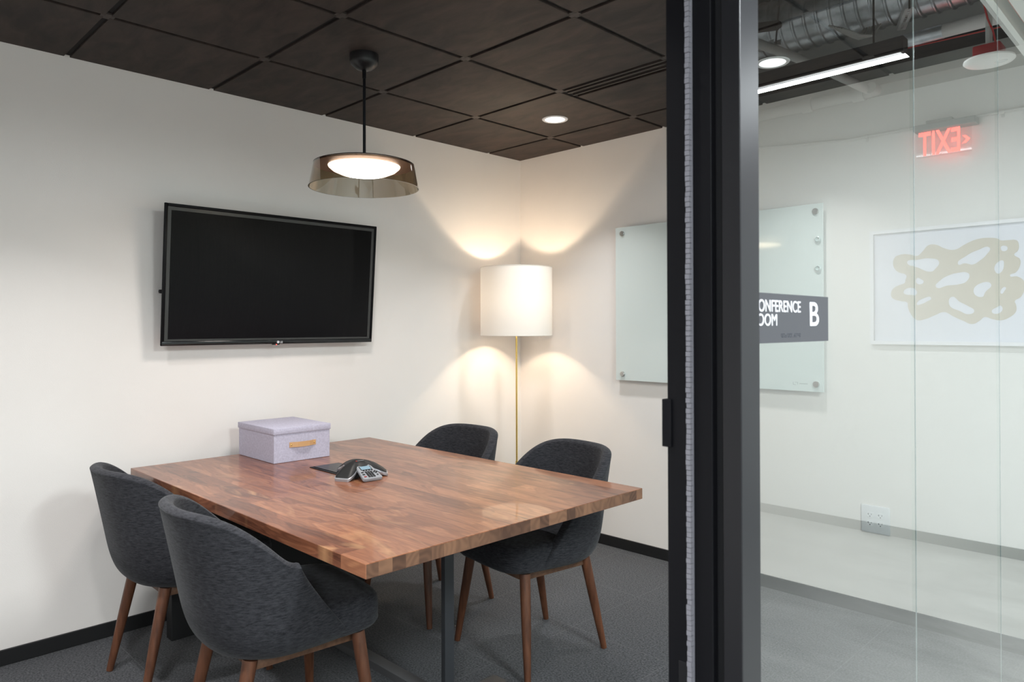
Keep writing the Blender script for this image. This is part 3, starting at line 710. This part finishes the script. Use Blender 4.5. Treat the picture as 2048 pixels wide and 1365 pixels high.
# ================================================================ OUTLET
ot = thing('wall_outlet', 'white four-socket wall outlet plate low on the back wall', 'outlet', (2.3035, 0, .447))
bm = bmesh.new(); box(bm, -.063, .063, -.0055, 0, -.064, .064, bev=.004, seg=3); smooth_angle(new_obj('cover_plate', bm, white_plastic, ot), 35)
dark_slot = mat('slot_dark', (.10, .10, .11), .6)
for x in (-.023, .023):
    for z in (-.0195, .0195):
        bm = bmesh.new(); pl = []
        for k in range(32):
            a = 2*PI*k/32; pl.append((x+.0165*math.cos(a), z+max(-.0125, min(.0125, .0165*math.sin(a)))))
        prism(bm, pl, -.0068, -.005, axis=1)
        s_ = new_obj('socket', bm, mat('socket_white', (.84, .84, .86), .3), ot)
        bm = bmesh.new(); box(bm, x-.0075, x-.0055, -.0072, -.0066, z-.001, z+.007); box(bm, x+.0055, x+.0075, -.0072, -.0066, z, z+.006); box(bm, x-.011, x-.0075, -.0072, -.0066, z+.002, z+.004)
        bmesh.ops.create_cone(bm, cap_ends=True, segments=12, radius1=.0024, radius2=.0024, depth=.0008, matrix=Matrix.Translation((x, -.0070, z-.0065)) @ Matrix.Rotation(PI/2, 4, 'X'))
        new_obj('slots', bm, dark_slot, s_)
# ================================================================ HALLWAY (seen mirrored in the glass)
# framed print
ax0, ax1, az0, az1 = 3.165, 4.127, 1.229, 1.962
acx = (ax0+ax1)/2
fp = thing('framed_print', 'large white framed print of beige interlaced loops, mirrored in the glass', 'picture', (acx, YE, (az0+az1)/2))
hx, hz = (ax1-ax0)/2, (az1-az0)/2
bm = bmesh.new()
for e in ((-hx, hx, -hz, -hz+.022), (-hx, hx, hz-.022, hz), (-hx, -hx+.022, -hz+.022, hz-.022), (hx-.022, hx, -hz+.022, hz-.022)): box(bm, e[0], e[1], -.035, 0, e[2], e[3], bev=.001)
new_obj('frame', bm, mat('frame_white', (.72, .74, .77), .4), fp)
bbox_obj('mount', (-hx+.02, hx-.02, -.016, -.004, -hz+.02, hz-.02), mat('mount_white', (.66, .69, .76), .8), fp)
def art_shape():
    c = bpy.data.curves.new('loops', 'CURVE'); c.dimensions = '2D'; c.fill_mode = 'BOTH'; c.extrude = .0005
    for poly in ART:
        s = c.splines.new('BEZIER'); s.bezier_points.add(len(poly)-1); s.use_cyclic_u = True
        for bp, (x, z) in zip(s.bezier_points, poly):
            bp.co = (x-acx, z-(az0+az1)/2, 0); bp.handle_left_type = bp.handle_right_type = 'AUTO'
    t = bpy.data.objects.new('tmp', c); COL.objects.link(t); bpy.context.view_layer.update()
    me = bpy.data.meshes.new_from_object(t.evaluated_get(bpy.context.evaluated_depsgraph_get())); bpy.data.objects.remove(t)
    me.transform(Matrix.Translation((0, -.0168, 0)) @ Matrix.Rotation(PI/2, 4, 'X'))
    me.materials.clear(); me.materials.append(mat('print_beige', (.50, .46, .38), .8)); o = bpy.data.objects.new('printed_loops', me); COL.objects.link(o); o.parent = fp
ART = [[(3.992, 1.753), (3.982, 1.784), (3.948, 1.8), (3.891, 1.796), (3.853, 1.785), (3.821, 1.813), (3.788, 1.847), (3.748, 1.846), (3.699, 1.819), (3.646, 1.808), (3.594, 1.835), (3.534, 1.86), (3.468, 1.864), (3.427, 1.855), (3.411, 1.844), (3.371, 1.842), (3.335, 1.837), (3.325, 1.813), (3.33, 1.776), (3.347, 1.758), (3.32, 1.728), (3.32, 1.69), (3.34, 1.653), (3.368, 1.636), (3.332, 1.629), (3.301, 1.6), (3.299, 1.557), (3.317, 1.511), (3.345, 1.488), (3.339, 1.464), (3.341, 1.427), (3.373, 1.394), (3.413, 1.378), (3.454, 1.385), (3.495, 1.398), (3.52, 1.376), (3.558, 1.357), (3.605, 1.377), (3.657, 1.404), (3.705, 1.431), (3.754, 1.413), (3.809, 1.389), (3.855, 1.384), (3.893, 1.426), (3.907, 1.467), (3.911, 1.494), (3.949, 1.505), (3.998, 1.527), (4.005, 1.559), (3.988, 1.59), (3.949, 1.609), (3.925, 1.619), (3.92, 1.639), (3.915, 1.665), (3.958, 1.688), (3.982, 1.71)], [(3.91, 1.753), (3.891, 1.762), (3.863, 1.76), (3.784, 1.765), (3.732, 1.741), (3.753, 1.697), (3.771, 1.683), (3.854, 1.713), (3.877, 1.723), (3.901, 1.732)], [(3.629, 1.719), (3.586, 1.766), (3.526, 1.796), (3.468, 1.806), (3.485, 1.763), (3.518, 1.732), (3.552, 1.712), (3.594, 1.722)], [(3.749, 1.587), (3.726, 1.625), (3.682, 1.653), (3.629, 1.667), (3.582, 1.665), (3.571, 1.652), (3.586, 1.613), (3.621, 1.598), (3.682, 1.593)], [(3.854, 1.646), (3.835, 1.64), (3.817, 1.619), (3.854, 1.612)], [(3.932, 1.562), (3.916, 1.582), (3.892, 1.587), (3.862, 1.575), (3.859, 1.544), (3.892, 1.542), (3.925, 1.549)], [(3.855, 1.492), (3.822, 1.517), (3.776, 1.52), (3.799, 1.498), (3.836, 1.481), (3.855, 1.479)], [(3.665, 1.522), (3.621, 1.491), (3.579, 1.465), (3.547, 1.433), (3.575, 1.416), (3.622, 1.436), (3.676, 1.472)], [(3.55, 1.55), (3.51, 1.6), (3.461, 1.591), (3.49, 1.545), (3.507, 1.517)], [(3.444, 1.688), (3.428, 1.716), (3.403, 1.726), (3.397, 1.704), (3.412, 1.657), (3.428, 1.651), (3.44, 1.664)], [(3.411, 1.806), (3.391, 1.811), (3.379, 1.8), (3.383, 1.784), (3.403, 1.781), (3.411, 1.791)], [(3.408, 1.562), (3.39, 1.57), (3.396, 1.547), (3.41, 1.533)], [(3.458, 1.427), (3.429, 1.457), (3.413, 1.463), (3.413, 1.426)]]
art_shape()
# exit sign
es = thing('exit_sign', 'lit red EXIT sign with a left chevron on the hallway wall, mirrored in the glass', 'exit sign', (3.69, 1.36, 2.47))
bbox_obj('housing', (-.172, .160, -.025, .068, .072, .112), mat('exit_housing', (.10, .12, .12), .4), es, bev=.004)
bbox_obj('canopy', (-.05, .09, -.02, .0695, .112, .130), mat('exit_canopy', (.10, .12, .12), .5), es, bev=.002)
bbox_obj('acrylic_panel', (-.148, .148, -.003, .003, -.092, .072), acrylic_m, es)
tx = text_obj('lettering', 'EXIT', glow_red, .2, .0006, frame3((0, -.0042, 0), (1, 0, 0), (0, 0, 1)), es, .8, .003)
vs = [v.co for v in tx.data.vertices]; a0, a1 = min(v.x for v in vs), max(v.x for v in vs); b0, b1 = min(v.z for v in vs), max(v.z for v in vs)
for v in vs: v.x = -.088+(v.x-a0)/(a1-a0)*.222; v.z = -.080+(v.z-b0)/(b1-b0)*.146
bm = bmesh.new(); prism(bm, [(-.140, -.015), (-.118, .008), (-.100, .008), (-.122, -.015), (-.100, -.038), (-.118, -.038)], -.0048, -.0036, axis=1)
new_obj('chevron', bm, glow_red, es)
# conduit on the wall
o = tube_obj('wall_conduit', [(5.6, 1.412, 2.66), (4.878, 1.412, 2.645), (4.55, 1.412, 2.612), (4.252, 1.412, 2.588), (3.86, 1.412, 2.588), (3.60, 1.412, 2.592), (3.3, 1.412, 2.592), (2.99, 1.412, 2.592)], .009, conduit_m)
tag(o, 'thin grey conduit running along the hallway wall past the exit sign', 'conduit')
for x, z in ((4.15, 2.588), (3.40, 2.592)):
    bm = bmesh.new(); tube(bm, [(x-.011, 1.412, z), (x+.011, 1.412, z)], .0125, 12); box(bm, x-.008, x+.008, 1.424, 1.430, z-.03, z+.012); new_obj('strap', bm, conduit_m, o)
# soffit beam and pipe on the wall
struct(bbox_obj('trim_5', (2.97, 6.2, 1.20, YE, 2.84, 2.945), soffit_m), 'grey soffit ledge along the top of the hallway wall', 'soffit')
struct(bbox_obj('trim_6', (2.97, 6.2, 1.25, YE, 2.945, 3.06), hall_dark_m), 'black steel beam above the soffit ledge', 'beam')
o = tube_obj('sprinkler_pipe', [(5.9, 1.14, 2.795), (4.02, 1.14, 2.795)], .036, conduit_m, seg=20)
tag(o, 'grey sprinkler pipe with couplings under the hallway soffit, mirrored in the glass', 'pipe')
for x in (4.42, 4.10): tube_obj('coupling', [(x-.035, 1.14, 2.795), (x+.035, 1.14, 2.795)], .047, conduit_m, o, 20)
tube_obj('branch', [(4.03, 1.14, 2.795), (4.10, .85, 2.83), (4.20, .45, 2.87), (4.5, -.6, 2.95)], .026, conduit_m, o, 16)
tube_obj('elbow', [(4.05, 1.14, 2.795), (4.0, 1.14, 2.795), (4.01, 1.08, 2.80)], .034, conduit_m, o, 16)
# linear pendant light
ll = thing('linear_light', 'long black linear pendant light with a glowing white strip, mirrored in the glass', 'pendant light', (4.5, .2, 2.65))
bbox_obj('housing', (-.943, 1.0, -.036, .036, .002, .078), mat('housing_black', (.010, .010, .014), .5), ll, bev=.001)
bbox_obj('diffuser', (-.930, .99, -.031, .031, .0, .003), glow_cool, ll)
for x in (-.80, .75): tube_obj('hanger_rod', [(x, 0, .078), (x, 0, .79)], .005, black_metal, ll, 8)
# unseen panel lights added out of frame to light the hallway and the room
for i, y in enumerate((-2.2, -5.0)):
    x = (4.45, 4.6)[i]
    o = thing('added_panel_light', ('added unseen hallway panel light above the doorway', 'added unseen hallway panel light far behind the doorway')[i], 'ceiling light', (x, y, 2.62), 0, 'added unseen hallway panel lights')
    bbox_obj('housing', (-.62, .62, -.27, .27, .02, .07), trim_white, o, bev=.003); bbox_obj('diffuser', (-.60, .60, -.25, .25, .008, .021), glow_cool, o)
    for sx_ in (-.5, .5): tube_obj('hanger_rod', [(sx_, 0, .07), (sx_, 0, .83)], .004, black_metal, o, 8)
# ceiling speaker strobe
sp_ = thing('speaker_strobe', 'round white ceiling speaker strobe on a red box, mirrored in the glass', 'alarm speaker', (3.238, .30, 2.542))
lathe_obj('cover', [(0, 0), (.07, .002), (.095, .007), (.102, .014), (.100, .022), (0, .024)], mat('strobe_white', (.72, .73, .70), .4), sp_)
bm = bmesh.new(); bmesh.ops.create_uvsphere(bm, u_segments=20, v_segments=8, radius=1, matrix=Matrix.Translation((-.045, 0, .003)) @ Matrix.Diagonal((.028, .018, .007, 1))); new_obj('strobe_lens', bm, mat('lens_clear', (.65, .68, .66), .1, spec=.9), sp_, True)
text_obj('lettering', 'FIRE', mat('fire_red', (.5, .05, .04), .5), .018, .0002, Matrix.Translation((-.012, -.055, -.0005+.0045)) @ Matrix.Rotation(PI, 4, 'X'), sp_)
bbox_obj('junction_box', (-.055, .055, -.055, .055, .024, .080), red_paint, sp_, bev=.008)
tube_obj('drop_conduit', [(.0, 0, .08), (.0, 0, .905)], .014, conduit_m, sp_)
tube_obj('alarm_cable', [(-.03, -.02, .08), (-.02, -.02, .14), (.0, -.022, .20), (.02, -.02, .30), (.02, -.02, .45), (.01, -.02, .9)], .004, red_cable, sp_, 8)
# ducts
def spiral(name, x0, x1, y, z, r, m, label, cat='duct', pitch=.075):
    bm = bmesh.new(); n_ = int((x1-x0)/pitch); pts = []; rs = []
    for k in range(n_+1):
        x = x0+k*pitch
        for dx, dr in ((0, 0), (pitch*.72, 0), (pitch*.80, .009), (pitch*.90, .009)): pts.append((x+dx, y, z)); rs.append(r+dr)
    tube(bm, pts, rs, 40); bmesh.ops.recalc_face_normals(bm, faces=bm.faces); o = smooth_angle(new_obj(name, bm, m), 25); tag(o, label, cat, None); return o
spiral('spiral_duct', 3.02, 5.9, .92, 3.265, .172, galv, 'large ribbed silver spiral duct over the hallway, mirrored in the glass')
spiral('spiral_duct', 4.15, 5.9, -.14, 3.16, .13, galv, 'smaller ribbed silver duct beside the linear light, mirrored in the glass')
o = tube_obj('insulated_pipe', [(3.02, .85, 2.945), (3.62, .85, 2.945)], .036, mat('pipe_wrap', (.60, .58, .56), .7), seg=24); tag(o, 'white wrapped pipe under the big duct, mirrored in the glass', 'pipe')
tube_obj('foil_section', [(3.56, .85, 2.945), (3.80, .85, 2.945)], .038, galv, o, 24)
tube_obj('dark_section', [(3.80, .85, 2.945), (5.8, .85, 2.945)], .03, hall_dark_m, o, 24)
# slotted channels hung from the deck
def strut(a, b_, label):
    a, b_ = Vector(a), Vector(b_); L = (b_-a).length; bm = bmesh.new(); w_ = .041
    nseg = int(L/.05)
    for k in range(nseg):
        u0, u1 = k*L/nseg, (k+1)*L/nseg; h_ = (u1-u0)*.28
        box(bm, u0, u0+h_, -w_/2, w_/2, 0, .003); box(bm, u0+h_, u1, -w_/2, -w_*.17, 0, .003); box(bm, u0+h_, u1, w_*.17, w_/2, 0, .003)
    for s in (-1, 1): box(bm, 0, L, s*w_/2-.0015, s*w_/2+.0015, 0, .03)
    o = new_obj('slotted_channel', bm, mat('strut_grey', (.48, .48, .48), .45, .3))
    x = (b_-a).normalized(); y = Vector((0, 0, 1)).cross(x).normalized(); m_ = Matrix((x, y, x.cross(y))).transposed().to_4x4(); m_.translation = a; o.matrix_world = m_
    rod = tube_obj('hanger_rod', [(L*.95, 0, .003), (L*.95, 0, .45)], .005, black_metal, o, 8)
    return tag(o, label, 'channel', 'slotted steel channels under the hallway deck')
strut((3.80, .95, 3.05), (3.60, .42, 2.95), 'slotted steel channel at the right end of the linear light, mirrored in the glass')
strut((4.60, .70, 3.06), (4.26, .35, 2.93), 'slotted steel channel left of the linear light, near the downlight reflection')
# cable bundles
for (n0, x, y, z, m_, lab) in ((5, 3.0, 1.0, 2.99, red_cable, 'bundle of red alarm cables above the black beam'), ):
    bm = bmesh.new()
    for k in range(3):
        tube(bm, [(x+i*.25, y+.02*k+.006*math.sin(i*1.3+k), z-.012*k+.012*math.sin(i*.8+k*2)) for i in range(5)], .004, 6)
    tag(new_obj('cable_bundle', bm, m_), lab, 'cables')
bm = bmesh.new()
for k in range(7): tube(bm, [(4.0+.012*k, .60, 3.02+.006*k), (3.93+.013*k, .68, 2.985+.004*k), (3.88+.014*k, .76, 2.99), (3.86+.015*k, .80, 3.06)], .005, 6)
tag(new_obj('cable_bundle', bm, mat('grey_cable', (.35, .35, .33), .6)), 'bundle of grey cables looping under the big duct', 'cables')
# steel members between deck and duct
o = tube_obj('ceiling_pipe', [(4.30, 1.3, 3.38), (4.55, .38, 3.10)], .03, hall_dark_m, seg=16); tag(o, 'dark pipe crossing behind the linear light', 'pipe')
